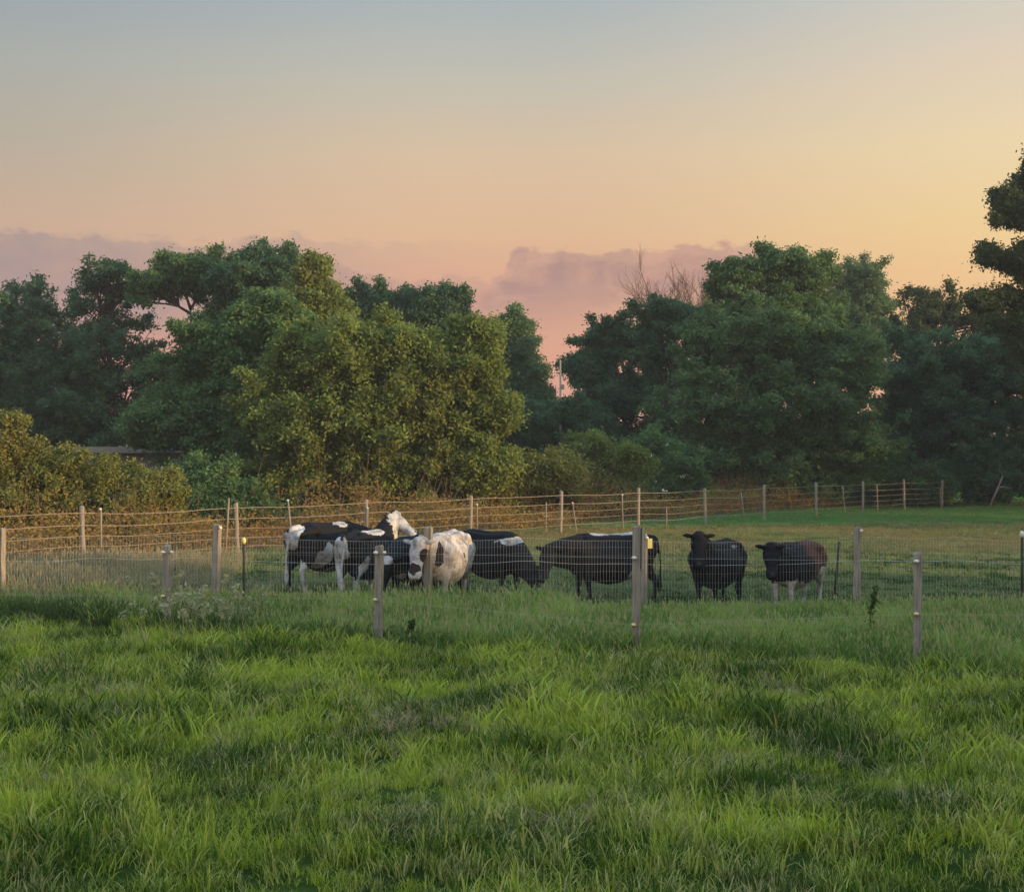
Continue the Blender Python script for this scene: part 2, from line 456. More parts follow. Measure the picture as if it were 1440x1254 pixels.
def tree(name, label, cat, lobes, d, mat, base_px=None, dens=2.0, per=26, sigma=.38, size=.13, hole=-1.0, seed=1, group='trees and shrubs behind the pasture', trunk_r=.28,
         zfloor=.3, deep=1.0, twigs=30, flowers=0, bark='bark', stems=1, droop=.1, dj=1.0):
    rs = np.random.RandomState(seed + 100); dens *= 1.9; per = int(per * 2.5); size *= .76; sigma *= .50
    cp, L = crown_pts(lobes, d, dens * (.66 if d > 70 else .72), hole if hole > -1 or d < 70 else -.55, seed, zfloor, deep, dj)
    if base_px is None: base_px = float(np.mean([l[0] for l in lobes]))
    base = gpt(base_px, d); t = thing(name, label, cat, tuple(base), group)
    v, f, tint = leaves(cp - base, sigma * rs.uniform(.7, 1.3, len(cp)), per, size, droop=droop, rs=rs)
    link('crown', mesh_np('crown', v, [f], {'tint': tint}), M[mat], t)
    mb = MB()
    topz = max(c[2] + r[2] * .3 for c, r in L) - base[2]
    order = sorted(L, key=lambda q: q[0][2])
    for s_ in range(stems):
        off = np.array([rs.uniform(-1, 1), rs.uniform(-.5, .5), 0]) * (0 if stems == 1 else 1.2)
        cx = np.mean([c for c, r in L], 0) - base
        k = 9; tt = np.linspace(0, 1, k)[:, None]
        path_ = off + tt * (np.array([cx[0] * .8, cx[1], topz * .82]) - off * .3) + np.cumsum(rs.normal(size=(k, 3)) * [.10, .10, 0], 0) * tt
        path_[0, 2] = -.3
        mb.tube(path_, trunk_r / math.sqrt(stems) * (1 - .88 * tt[:, 0] ** .8) + .015, 8)
        for c, r in order[s_::stems] if stems > 1 else order:
            h = np.clip((c[2] - base[2] - r[2] * .9) / max(topz, .1), .12, .8)
            a = np.array([np.interp(h, tt[:, 0] * .82 + 0, path_[:, q]) for q in range(3)]); b = c - base
            mid = (a + b) / 2 + np.array([0, 0, -.12 * np.linalg.norm(b - a)]) + rs.normal(size=3) * .15
            u_ = np.linspace(0, 1, 7)[:, None]
            lp = (1 - u_) ** 2 * a + 2 * u_ * (1 - u_) * mid + u_ ** 2 * b
            rr_ = trunk_r * .42 / math.sqrt(stems)
            mb.tube(lp, rr_ * (1 - .75 * u_[:, 0]) + .012, 5)
            near = cp[np.linalg.norm((cp - c) / r, axis=1) < 1.25]
            for q in range(min(twigs // max(1, len(L) // 3), len(near))):
                e = near[rs.randint(len(near))] - base; st = lp[rs.randint(2, 7)]
                m2 = (st + e) / 2 + rs.normal(size=3) * .2
                mb.tube([st, m2, e], [.05, .03, .010], 4, cap=False)
    mb.build('trunk', M[bark], t, True)
    if flowers:
        top = cp[(cp[:, 1] < np.median(cp[:, 1])) & (cp[:, 2] > 1.0)]; top = top[rs.choice(len(top), min(flowers, len(top)), False)]
        fm = MB()
        for p in top:
            q = p - base + [0, -.7, .15]
            for _ in range(7): fm.sphere(q + rs.normal(size=3) * [.09, .05, .04], [.05, .035, .025], 4)
        fm.build('blossom', M['petal'], t, True)
    return t


# far left wood
tree('tree', 'broad dark green tree at the far left edge behind the yellowish hedge', 'tree', [(40, 470, 62, 62), (15, 540, 70, 80), (90, 540, 80, 80), (60, 600, 90, 40)], 84, 'leaf_dark', 55, seed=1, trunk_r=.4, dens=1.7)
tree('tree', 'dark tree with a thin feathery top, second from the left edge', 'tree', [(140, 430, 48, 52), (170, 400, 38, 32), (150, 500, 75, 60), (175, 570, 90, 60)], 82, 'leaf_dark', 155, seed=2, hole=-.02, dens=1.6, trunk_r=.34, twigs=60)
tree('tree', 'airy tree with sky showing through its open branches above the shed roof', 'tree', [(248, 372, 36, 26), (285, 385, 38, 36), (222, 410, 35, 32), (250, 520, 60, 50), (330, 455, 40, 22)], 80, 'leaf_mid', 268, seed=3, hole=.0, dens=1.6, per=22, trunk_r=.2, twigs=110)
tree('tree', 'tall dense blue-green tree, highest of the left wood', 'tree', [(372, 388, 56, 46), (335, 400, 36, 42), (410, 430, 62, 60), (380, 470, 80, 60)], 78, 'leaf_dark', 375, seed=4, trunk_r=.4, dens=1.9)
tree('tree', 'olive tree with a knobbly top leaning right of the tall dense tree', 'tree', [(436, 382, 18, 30), (452, 425, 36, 40), (415, 440, 40, 40), (440, 480, 60, 40)], 73, 'leaf_warm', 430, seed=5, trunk_r=.25, dens=1.9)
tree('tree', 'dark bushy tree top rising behind the middle of the olive tree', 'tree', [(505, 445, 40, 32), (550, 440, 42, 30), (520, 500, 70, 50)], 88, 'leaf_dark', 520, seed=6, trunk_r=.3, dens=1.7)
tree('tree', 'dark tree with a loose spiky outline just left of the pink gap', 'tree', [(618, 436, 42, 28), (645, 452, 30, 28), (590, 455, 45, 32), (620, 500, 70, 50)], 86, 'leaf_dark', 615, seed=7, hole=-.02, trunk_r=.3, dens=1.6, twigs=60)
tree('tree', 'narrow pointed grey-green tree beside the pink gap', 'tree', [(724, 460, 17, 20), (728, 490, 28, 26), (735, 530, 34, 34), (722, 580, 45, 45), (752, 560, 24, 30)], 92, 'leaf_far', 733, seed=8, trunk_r=.22, dens=1.9)
tree('shrub', 'dark shrub closing the gap behind the shed roof', 'shrub', [(110, 610, 70, 34), (185, 600, 60, 36), (240, 610, 40, 30), (60, 625, 60, 28)], 90, 'leaf_dark', 150, seed=41, trunk_r=.1, stems=3, dens=2.2, deep=.8)
# the two lit trees in the middle
tree('tree', 'mid green broad tree left of the big sunlit tree, low branches over the hedge', 'tree', [(310, 505, 62, 42), (370, 480, 60, 40), (270, 595, 66, 45), (330, 570, 80, 60), (240, 598, 46, 26), (340, 640, 80, 60), (300, 680, 60, 45), (375, 450, 42, 26)], 62, 'leaf_mid', 330, seed=9, trunk_r=.32, dens=2.3, size=.12, per=26)
tree('tree', 'big rounded olive tree in the middle catching the evening sun', 'tree', [(440, 510, 70, 48), (510, 500, 72, 46), (590, 500, 72, 48), (650, 530, 55, 50), (668, 480, 32, 26), (430, 590, 72, 58), (520, 590, 90, 70), (610, 590, 78, 60), (690, 578, 34, 22), (430, 650, 60, 45), (520, 665, 80, 40), (610, 650, 75, 45), (675, 655, 42, 30)], 58, 'leaf_warm', 540, seed=10, trunk_r=.36, dens=2.5, size=.115, per=28, dj=.7)
# gap
tree('shrub', 'dark low shrub mass in the gap below the pale pole', 'shrub', [(775, 600, 60, 42), (725, 622, 50, 35), (830, 605, 38, 32), (790, 650, 90, 30)], 84, 'leaf_dark', 775, seed=12, trunk_r=.1, stems=3, dens=2.0)
tree('shrub', 'sunlit rusty-green shrub right of the big olive tree behind the fence', 'shrub', [(745, 668, 44, 38), (700, 690, 45, 32), (792, 680, 36, 36)], 60, 'leaf_hedge', 745, seed=13, trunk_r=.08, stems=3, dens=2.4, size=.10)
tree('shrub', 'green shrub between the rusty shrub and the white-flowering one', 'shrub', [(835, 652, 44, 34), (872, 668, 42, 32), (830, 690, 50, 28)], 66, 'leaf_warm', 845, seed=14, trunk_r=.08, stems=3, dens=2.3, size=.11)
tree('shrub', 'shrub with clusters of small white blossom at the foot of the right trees', 'shrub', [(920, 642, 34, 28), (950, 665, 36, 32), (900, 690, 50, 26)], 70, 'leaf_mid', 930, seed=15, trunk_r=.08, stems=3, dens=2.3, size=.11, flowers=24)
# right wood
tree('tree', 'dark tree on the right bank of the pink gap with small sky holes', 'tree', [(826, 520, 34, 44), (862, 482, 44, 36), (845, 560, 60, 55), (900, 500, 34, 36), (905, 560, 52, 60), (880, 610, 70, 40)], 88, 'leaf_dark', 865, seed=16, hole=.02, trunk_r=.34, dens=1.7, twigs=90)
tree('tree', 'dark tree with large sky holes behind the bare branches', 'tree', [(950, 445, 52, 30), (930, 490, 42, 34), (985, 480, 46, 40), (950, 560, 60, 60)], 84, 'leaf_dark', 950, seed=17, hole=.06, trunk_r=.32, dens=1.6, twigs=110)
tree('tree', 'tallest green tree of the right wood with a ragged top', 'tree', [(1038, 392, 34, 22), (1098, 382, 42, 30), (1150, 388, 28, 26), (1060, 430, 66, 40), (1120, 450, 66, 46)], 80, 'leaf_mid', 1085, seed=18, hole=-.12, trunk_r=.42, dens=1.7, twigs=80)
tree('tree', 'big spreading dark green tree reaching down to the right fence', 'tree', [(1040, 480, 76, 42), (1120, 500, 74, 44), (1185, 500, 50, 46), (1000, 560, 82, 62), (1090, 570, 96, 66), (1170, 590, 70, 60), (1010, 635, 74, 48), (1100, 640, 90, 54), (1200, 650, 60, 44)], 74, 'leaf_mid', 1082, seed=19, trunk_r=.45, dens=1.9, size=.13)
tree('tree', 'smooth rounded hazy green tree behind the ragged right treetop', 'tree', [(1205, 408, 46, 38), (1180, 440, 60, 46), (1225, 445, 36, 40), (1190, 500, 70, 60)], 104, 'leaf_far', 1200, seed=20, trunk_r=.4, dens=1.9)
tree('tree', 'dark tree with lacy top full of sky holes right of the rounded tree', 'tree', [(1308, 436, 42, 34), (1288, 475, 34, 44), (1350, 446, 38, 34), (1270, 560, 46, 70), (1330, 500, 56, 46), (1395, 462, 40, 32)], 86, 'leaf_oak', 1310, seed=21, hole=.14, trunk_r=.34, dens=1.7, twigs=130)
tree('tree', 'dark green bushy tree under the lacy one at the right', 'tree', [(1285, 545, 56, 66), (1345, 590, 74, 76), (1270, 620, 56, 50), (1400, 550, 66, 66), (1440, 530, 60, 80), (1350, 530, 60, 50), (1350, 660, 90, 40)], 80, 'leaf_dark', 1330, seed=22, trunk_r=.3, dens=1.8)
tree('tree', 'tall oak cut off by the right edge, its branches dark against the yellow sky', 'tree', [(1425, 305, 34, 34), (1475, 260, 46, 44), (1408, 360, 32, 18), (1450, 365, 50, 24), (1418, 436, 50, 30), (1470, 445, 60, 42), (1520, 330, 60, 70), (1540, 440, 70, 60), (1500, 520, 80, 50)], 66, 'leaf_oak', 1510, seed=23, hole=-.08, trunk_r=.5, dens=2.1, size=.12, twigs=90)
tree('shrub', 'dark shrub under the trees where the green strip meets the fence', 'shrub', [(1250, 670, 50, 34), (1300, 680, 44, 26)], 78, 'leaf_mid', 1270, seed=24, trunk_r=.1, stems=3, dens=2.1)
tree('shrub', 'dark leafy shrub at the right edge beside the leaning pale stick', 'shrub', [(1400, 665, 50, 40), (1450, 650, 60, 50)], 82, 'leaf_dark', 1420, seed=25, trunk_r=.1, stems=3, dens=2.0)
# left hedge
tree('hedge_bush', 'tall yellow-green bush at the left edge of the photo', 'bush', [(5, 655, 34, 34), (-30, 672, 60, 60), (20, 705, 60, 46), (18, 592, 14, 8)], 45, 'leaf_hedge', 0, seed=26, trunk_r=.08, stems=3, dens=2.8, size=.075, sigma=.24, group='sunlit bushes of the left hedge', zfloor=.15)
tree('hedge_bush', 'golden brown bush in the middle of the left hedge', 'bush', [(78, 665, 48, 38), (120, 700, 56, 44), (60, 715, 60, 38)], 45.5, 'leaf_hedge', 85, seed=27, trunk_r=.08, stems=3, dens=2.8, size=.075, sigma=.24, group='sunlit bushes of the left hedge', zfloor=.15)
tree('hedge_bush', 'golden brown bush at the right end of the left hedge', 'bush', [(165, 688, 50, 32), (210, 700, 42, 38), (175, 730, 66, 34)], 46, 'leaf_hedge', 190, seed=28, trunk_r=.08, stems=3, dens=2.8, size=.075, sigma=.24, group='sunlit bushes of the left hedge', zfloor=.15)
tree('shrub', 'dark green shrub between the left hedge and the middle trees', 'shrub', [(285, 690, 42, 36), (320, 715, 50, 30)], 55, 'leaf_mid', 295, seed=29, trunk_r=.08, stems=3, dens=2.6, size=.10)


# unseen trees added right of the frame to shade the near meadow and woods
def off_tree(x, y, h, rr, mat, seed, label, zlow=.25):
    d = y; px = 720 + x / max(y, 1) * F
    rs = np.random.RandomState(seed); L = []
    t = thing('tree', label, 'tree', (x, y, float(gz(x, y))), 'unseen trees added to shade the meadow from the right')
    pts = []
    for q in range(7):
        c = np.array([rs.uniform(-.5, .5) * rr, rs.uniform(-.5, .5) * rr, h * rs.uniform(zlow + .1, .8)]); r = np.array([rr * .7, rr * .7, h * .24])
        u = rs.normal(size=(110, 3)); u /= np.linalg.norm(u, axis=1)[:, None]; pts.append(c + u * r * rs.uniform(.5, 1.05, (110, 1)))
    p = np.vstack(pts); p = p[p[:, 2] > .2]
    v, f, tint = leaves(p, .4, 14, .2, rs=rs)
    link('crown', mesh_np('crown', v, [f], {'tint': tint}), M[mat], t)
    mb = MB(); tt = np.linspace(0, 1, 8)[:, None]
    mb.tube(tt * [.3, .2, h * .8] + [0, 0, -.2], .3 * (1 - .85 * tt[:, 0]), 8)
    for q in range(8):
        e = p[rs.randint(len(p))]; z0 = h * rs.uniform(.15, .5); mb.tube([[0, 0, z0], e * .5 + [0, 0, z0 * .3], e], [.1, .06, .02], 5)
    mb.build('trunk', M['bark'], t, True)


OFF = [(30, -36, 9, 5), (31, -28, 9, 5), (30, -20, 9, 5), (31, -12, 8.5, 4.5), (30, -5, 7.5, 4.2), (31, 2, 6.5, 4), (30, 8, 5.2, 3.6), (31, 12.5, 5.2, 3.2), (31, 16.5, 4.3, 2.8), (32, 20.5, 3.4, 2.4), (38, 51, 13, 6), (37, 61, 13, 6), (40, 72, 13, 6), (38, 84, 13, 6), (52, 47, 14, 7), (50, 64, 14, 7)]
for q, (x, y, h, rr) in enumerate(OFF):
    off_tree(x, y, h, rr, 'leaf_mid', 300 + q, 'unseen leafy tree added beyond the right edge to cast shade', .02 if h < 10 else .15)

# distant belt of woodland closing the horizon
rs = np.random.RandomState(77)
P_ = []
for q in range(170):
    x = rs.uniform(-170, 190); y = rs.uniform(170, 215); h = rs.uniform(4, 7.5) if -40 < x < 60 else rs.uniform(6, 11)
    u = rs.normal(size=(60, 3)); u /= np.linalg.norm(u, axis=1)[:, None]
    P_.append(np.array([x, y, h * .5]) + u * [4.5, 3, h * .5] * rs.uniform(.6, 1, (60, 1)))
P_ = np.vstack(P_); P_ = P_[P_[:, 2] > .1]
v, f, tint = leaves(P_, .8, 8, .5, rs=rs)
tag(link('treeline', mesh_np('treeline', v, [f], {'tint': tint}), M['leaf_far']), 'far-off belt of woodland closing the horizon behind the trees', 'woodland', kind='stuff')

# bare dead branches above the right wood
for q, (px, py, hpx, sd) in enumerate([(925, 455, 88, 5), (980, 447, 76, 9)]):
    d = 96; base = gpt(px, d); s = d / F; rs = np.random.RandomState(sd)
    t = thing('bare_tree', ['leafless pinkish-brown tree, left of the two above the dark right wood', 'leafless pinkish-brown tree, right of the two above the dark right wood'][q], 'tree', tuple(base), 'bare trees')
    mb = MB(); z0 = W(px, py, d)[2] - base[2]; z1 = W(px, py - hpx, d)[2] - base[2]
    mb.tube([[0, 0, -.3], [.1, 0, z0 * .5], [0, 0, z0]], [.3, .2, .13], 7)

    tw = MB()

    def br(m_, p, dir_, ln, r, lv):
        pts = [p]; dd = np.array(dir_, float)
        for _ in range(4): dd = dd + rs.normal(size=3) * .10 + [0, 0, .05]; dd /= np.linalg.norm(dd); pts.append(pts[-1] + dd * ln / 4)
        m_.tube(pts, np.linspace(r, r * .45, 5), 4, cap=False)
        if lv:
            for _ in range(5 if lv > 1 else 4):
                k = rs.randint(1, 5); nd = dd + rs.normal(size=3) * [.38, .38, .15]; nd /= np.linalg.norm(nd); br(tw, pts[k], nd, ln * rs.uniform(.5, .75), r * .5, lv - 1)
    for a in np.linspace(-.7, .7, 6):
        br(mb, np.array([0, 0, z0 - 1.0 + abs(a)]), [a, rs.uniform(-.3, .3), 1.0], (z1 - z0) * rs.uniform(.45, .66), .06, 3)
    mb.build('trunk', M['deadwood'], t); tw.build('twigs', M['deadwood'], t)

# ------------------------------------------------------------ undergrowth along the boundary (uncountable)
rs = np.random.RandomState(5)
pts = []; stems = MB()
for q in range(5200):
    n = rs.uniform(-2.5, 13); o_ = 2.2 + rs.gamma(2.0, 1.4) + (n > 5) * 1.5
    if 3.4 < o_ < 6.2 and rs.rand() < .45: continue
    x = fx(n) - .77 * o_; y = fy(n) + .64 * o_
    h = rs.uniform(.15, 1.0) * (1 + .5 * (o_ > 6)) * (1.2 + .5 * math.sin(n * 2.3))
    pts.append((x, y, float(gz(x, y)) + h * .7))
    if q % 3 == 0:
        p0 = np.array([x, y, float(gz(x, y))]); e = p0 + [rs.normal() * .4, rs.normal() * .2, h * 1.35]
        stems.tube([p0, (p0 + e) / 2 + [rs.normal() * .1, 0, .12], e], [.014, .011, .005], 3, cap=False)
v, f, tint = leaves(np.array(pts), .20, 20, .055, rs=rs)
ug = link('undergrowth', mesh_np('undergrowth', v, [f], {'tint': tint}), M['bramble'])
tag(ug, 'rusty brown brambles and weeds tangled behind the far fence', 'undergrowth', kind='stuff')
st = stems.build('bramble_stems', M['rust_stem']); tag(st, 'thin brown stalks and bramble stems behind the far fence', 'stems', kind='stuff')

# shed and pole
t = thing('shed', 'low shed with a flat grey roof seen over the left hedge', 'shed', (-19.6, 74, 0))
mb = MB(); mb.box((0, 0, 1.5), (3.2, 2, 1.5)); mb.build('wall', M['shed_wall'], t)
mb = MB(); mb.box((0, 0, 3.16), (3.5, 2.4, .12)); mb.box((0, 0, 3.03), (3.4, 2.3, .02)); rf = mb.build('roof', M['shed_roof'], t)
mb = MB(); mb.box((0, -2.5, 3.02), (3.5, .05, .06)); mb.build('gutter', M['shed_wall'], rf)
mb = MB(); mb.box((1.4, -2.02, .95), (.45, .03, .95)); mb.build('door', M['bark'], t)
b = gpt(788, 82)
t = thing('utility_pole', 'thin pale pole standing in the gap between the left and right woods', 'pole', tuple(b))
mb = MB(); zt = W(788, 508, 82)[2]; mb.tube([[0, 0, -.3], [0, 0, zt]], [.07, .05], 8); mb.build('pole', M['pale_pole'], t, True)
mb = MB(); mb.box((.14, 0, zt - 1.55), (.09, .08, .14)); mb.build('fitting', M['pale_pole'], t)


# ------------------------------------------------------------ fences
def post_mesh(h, r, rs, n=9):
    mb = MB(); k = 7; z = np.linspace(-.25, h, k); 
    pts = np.stack([rs.normal(size=k) * .004, rs.normal(size=k) * .004, z], -1)
    rad = r * (1 + rs.normal(size=k) * .03); rad = np.append(rad, r * .82); pts = np.vstack([pts, [0, 0, h + .012]])
    mb.tube(pts, rad, n); return mb


# far boundary fence: wooden posts, five rails of wide tape/wire
rsF = np.random.RandomState(9)
org = np.array([fx(0), fy(0), 0.0])
fc = thing('boundary_fence', 'long wooden post fence with five pale strands running along the wood', 'fence', tuple(org))
HP = 1.52; tops = []
for n in range(-2, 15):
    x, y = fx(n), fy(n); z = float(gz(x, y)); hh = HP + rsF.uniform(-.04, .05)
    o = post_mesh(hh, .062, rsF).build('post', M['post_far'], fc, True, loc=(x - org[0], y - org[1], z))
    o.rotation_euler = (rsF.normal() * .012, rsF.normal() * .022, rsF.uniform(0, 3))
for lev, zz in enumerate((1.40, 1.10, .83, .58, .34)):
    mb = MB(); pts = []
    for n in np.arange(-2, 14.01, .125):
        sag = .035 * math.sin((n % 1) * math.pi) ** 2 * (1 + .4 * math.sin(n * 3 + lev))
        x, y = fx(n) + .05, fy(n) - .05; pts.append((x - org[0], y - org[1], float(gz(fx(round(n)), fy(round(n)))) * .0 + float(gz(x, y)) * .5 + zz - sag))
    mb.tube(pts, .0095 if lev < 2 else .007, 5, cap=False); mb.build('strand', M['tape'], fc)
# thin intermediate stakes with insulators leaning on the same boundary, each its own thing
stk = [(142, 714, .00), (160, 790, 0), (405, 702, .10), (517, 713, .0), (322, 700, -.06), (671, 708, 0), (768, 706, -.02), (805, 706, .14), (875, 695, .02), (937, 712, 0), (1042, 692, .12), (1185, 684, .10), (1233, 682, .04), (1322, 686, .02)]
desc = ['thin stake with a pale knob right of the fence post by the left hedge', None, 'leaning pale stake in front of the dark trunk shade, left of the leftmost cow', 'thin stake behind the raised white cow head', 'thin crooked stake just left of the tall post near the left hedge end',
        'short stake close against the post behind the white cow', 'thin reddish stake above the gap between the two grazing black cows', 'thin stake leaning right beside the post above the long black cow', 'thin stake above the back of the long black cow', 'short grey stake right of the tall post behind the long black cow',
        'grey stake leaning left, to the right above the black horned cow', 'grey stake leaning left behind the brown-backed cow', 'thin stake just left of a post at the far right wood', 'thin stake between the last two fence posts at the right']
for q, (px, py, lean) in enumerate(stk):
    if desc[q] is None: continue
    # intersect the fence line with the viewing column, a hand's breadth nearer
    den = (2340 - px) / 2222; dd = 35 / den if den > 0 else 60; dd -= .18
    b = gpt(px, dd); h = W(px, py, dd)[2] - b[2]
    t = thing('fence_stake', desc[q], 'stake', tuple(b), 'thin stakes along the far fence')
    mb = MB(); mb.tube([[lean * h, 0, -.15], [lean * h * .5 + rsF.normal() * .01, 0, h * .5], [0, 0, h]], .024, 6); mb.build('stake', M['post_far'], t, True)
    if q in (0, 2, 3, 5, 7, 8):
        mb = MB(); mb.sphere((0, -.04, h - .03), .032, 5); mb.build('insulator', M['white_plastic'], t, True)
b = gpt(1396, 76)
t = thing('dead_branch', 'pale forked stick leaning against the shrub at the right end of the fence', 'branch', tuple(b))
mb = MB(); mb.tube([[-.2, 0, 0], [.15, 0, .8], [.55, 0, 1.75]], [.06, .05, .025], 6); mb.tube([[.2, 0, .95], [.5, .1, 1.15], [1.1, .2, 1.05]], [.035, .03, .012], 5); mb.build('branch', M['tape'], t, True)

# middle fence: posts about every 4 m, stock netting with close uprights
YB = 26.2; NETH = 1.33


def bx_(px): return (px - 720) / F * YB


fb = thing('netting_fence', 'wire netting fence on round wooden posts directly in front of the cows', 'fence', (0, YB, 0))
rsB = np.random.RandomState(4)
for px, pt, ins in [(-300, 741, 0), (2, 745, 0), (303, 738, 1), (601, 742, 0), (905, 752, 2), (1205, 742, 1), (1508, 744, 0), (1800, 744, 0)]:
    x = bx_(px); z = float(gz(x, YB)); h = W(px, pt, YB)[2] - z
    o = post_mesh(h, .084 if px != 601 else .092, rsB, 4).build('post', M['post'], fb, False, loc=(x, 0, z)); o.rotation_euler = (0, rsB.normal() * .014, math.radians(25 + rsB.uniform(-6, 6)))
    if ins:
        mb = MB(); mb.sphere((.03, -.09, h - .05), (.035, .03, .03), 5); io = mb.build('insulator', M['white_plastic'], o, True)
    if ins == 2:
        mb = MB(); mb.box((.11, -.03, h - .16), (.05, .03, .09)); mb.build('insulator', M['yellow_plastic'], o)
x0, x1 = bx_(-330), bx_(1820)
mb = MB(); xs = np.arange(x0, x1, .055)
for q, x in enumerate(xs):
    z = float(gz(x, YB)); hj = rsB.normal() * .004
    mb.tube([[x + hj, .075, z + .02], [x - hj, .078, z + NETH / 2], [x + hj, .075, z + NETH]], .0016, 3, cap=False)
mb.build('netting_uprights', M['wire'], fb)
mb = MB()
for lev, zz in enumerate([.10, .22, .34, .46, .58, .75, .90, 1.05, 1.20, NETH]):
    xs2 = np.arange(x0, x1, .35); pts = [(x, .072, float(gz(x, YB)) + zz - .01 * abs(math.sin(x * .8 + lev))) for x in xs2]
    mb.tube(pts, .0030 if lev == 6 else (.0018 if lev in (0, 9) else .0008), 4, cap=False)
mb.build('line_wires', M['wire'], fb)

# near fence: four tall posts with insulators and two thin electric strands
fa = thing('electric_fence', 'row of grey wooden posts with yellow insulators nearest the camera', 'fence', (0, 20, 0))
A = [(-110, 770, 24.6, .0), (235, 768, 22.9, .0), (532, 768, 21.3, .01), (894, 741, 19.9, .012), (1290, 779, 19.1, .004), (1760, 780, 18.2, 0)]
tl = []; tb = []
for px, pt, d, lean in A:
    b = gpt(px, d); h = W(px, pt, d)[2] - b[2]
    o = post_mesh(h, .072 if px != 894 else .078, rsB, 4).build('post', M['post'], fa, False, loc=(b[0], b[1] - 20, b[2])); o.rotation_euler = (0, lean, math.radians(25 + rsB.uniform(-5, 5)))
    if px == 894:   # pale strip added to stand for the lit right face of this post
        mb = MB(); mb.box((.085, -.02, h - .30), (.018, .03, .29)); bt = mb.build('lit_face_strip', M['pale_pole'], o); bt.rotation_euler = (0, 0, -o.rotation_euler[2])
    for zz, mt in ((h - .09 if px != 894 else h - .43, 'white_plastic'), (h - .80 if px != 894 else h - 1.37, 'yellow_plastic')):
        rz = o.rotation_euler[2]; c, s_ = math.cos(-rz), math.sin(-rz)
        mb = MB(); p = np.array([-.045, -.085]); q2 = (c * p[0] - s_ * p[1], s_ * p[0] + c * p[1])
        mb.sphere((q2[0], q2[1], zz), (.038, .038, .026), 6); mb.tube([[0, 0, zz], [q2[0] * .9, q2[1] * .9, zz]], .012, 5)
        if zz > h - .3 and px in (532, 235):
            p = np.array([.085, -.05]); q3 = (c * p[0] - s_ * p[1], s_ * p[0] + c * p[1]); mb2 = MB(); mb2.sphere((q3[0], q3[1], zz), (.03, .03, .026), 6); mb2.build('insulator', M[mt], o, True)
        mb.build('insulator', M[mt], o, True)
    tl.append((b[0] - .045, b[1] - 20 - .10, b[2] + (h - .09 if px != 894 else h - .43))); tb.append((b[0] - .045, b[1] - 20 - .10, b[2] + (h - .80 if px != 894 else h - 1.37)))
for P3 in (tl, tb):
    mb = MB(); mb.tube(P3, .0013, 4, cap=False); mb.build('strand', M['wire'], fa)

# lone thin stakes
for px, pt, d, lean, lab, top in [(343, 757, 25.2, .005, 'thin black stake with a pale yellow cap left of the cows', 'yellow_plastic'), (1180, 761, 26.6, -.10, 'thin dark leaning stake without a cap right of the brown-backed cow', None), (1437, 748, 25.6, 0, 'thin dark stake with a white cap at the right edge of the photo', 'white_plastic')]:
    b = gpt(px, d); h = W(px, pt, d)[2] - b[2]
    t = thing('fence_stake', lab, 'stake', tuple(b), 'thin dark stakes in the pasture')
    mb = MB(); mb.tube([[lean * h, 0, -.2], [lean * h * .45, 0, h * .5], [0, 0, h]], .024, 6); mb.build('stake', M['dark_stake'], t, True)
    if top: mb = MB(); mb.sphere((0, 0, h - .04), (.045, .045, .065), 6); mb.build('cap', M[top], t, True)


# ------------------------------------------------------------ cows
def coat_mat(name, black, white, brown=(.085, .036, .022)):
    m, k, out = new_mat(name)
    ob = k.n('ShaderNodeTexCoord').outputs['Object']
    n_ = k.noise(ob, 4.5, 6, .6, .6); n3 = k.noise(ob, 60.0, 3)
    wv = k.m('ADD', k.attr('white').outputs['Fac'], k.m('MULTIPLY', k.m('SUBTRACT', n_, .5), 1.5))
    bv = k.m('ADD', k.attr('brown').outputs['Fac'], k.m('MULTIPLY', k.m('SUBTRACT', n_, .5), 1.5))
    c = k.mix(k.smooth(bv, .35, .65), black + (1,), brown + (1,))
    c = k.mix(k.m('MULTIPLY', n3, .5), c, tuple(x * 1.9 for x in black) + (1,))
    wc = k.mix(k.smooth(k.noise(ob, 6.0, 6, .7), .35, .62), tuple(x * .42 for x in white) + (1,), white + (1,))
    c = k.mix(k.smooth(wv, .44, .56), c, wc)
    dk = k.attr('skin').outputs['Fac']
    c = k.mix(k.smooth(dk, .4, .6), c, (.035, .028, .026, 1))
    pbsdf(k, out, c, .75, .10, n3, .25, .01)
    return m


COAT = coat_mat('coat', (.0075, .0078, .009), (.42, .41, .39))
COATW = coat_mat('coat_roan', (.022, .014, .013), (.43, .40, .38))


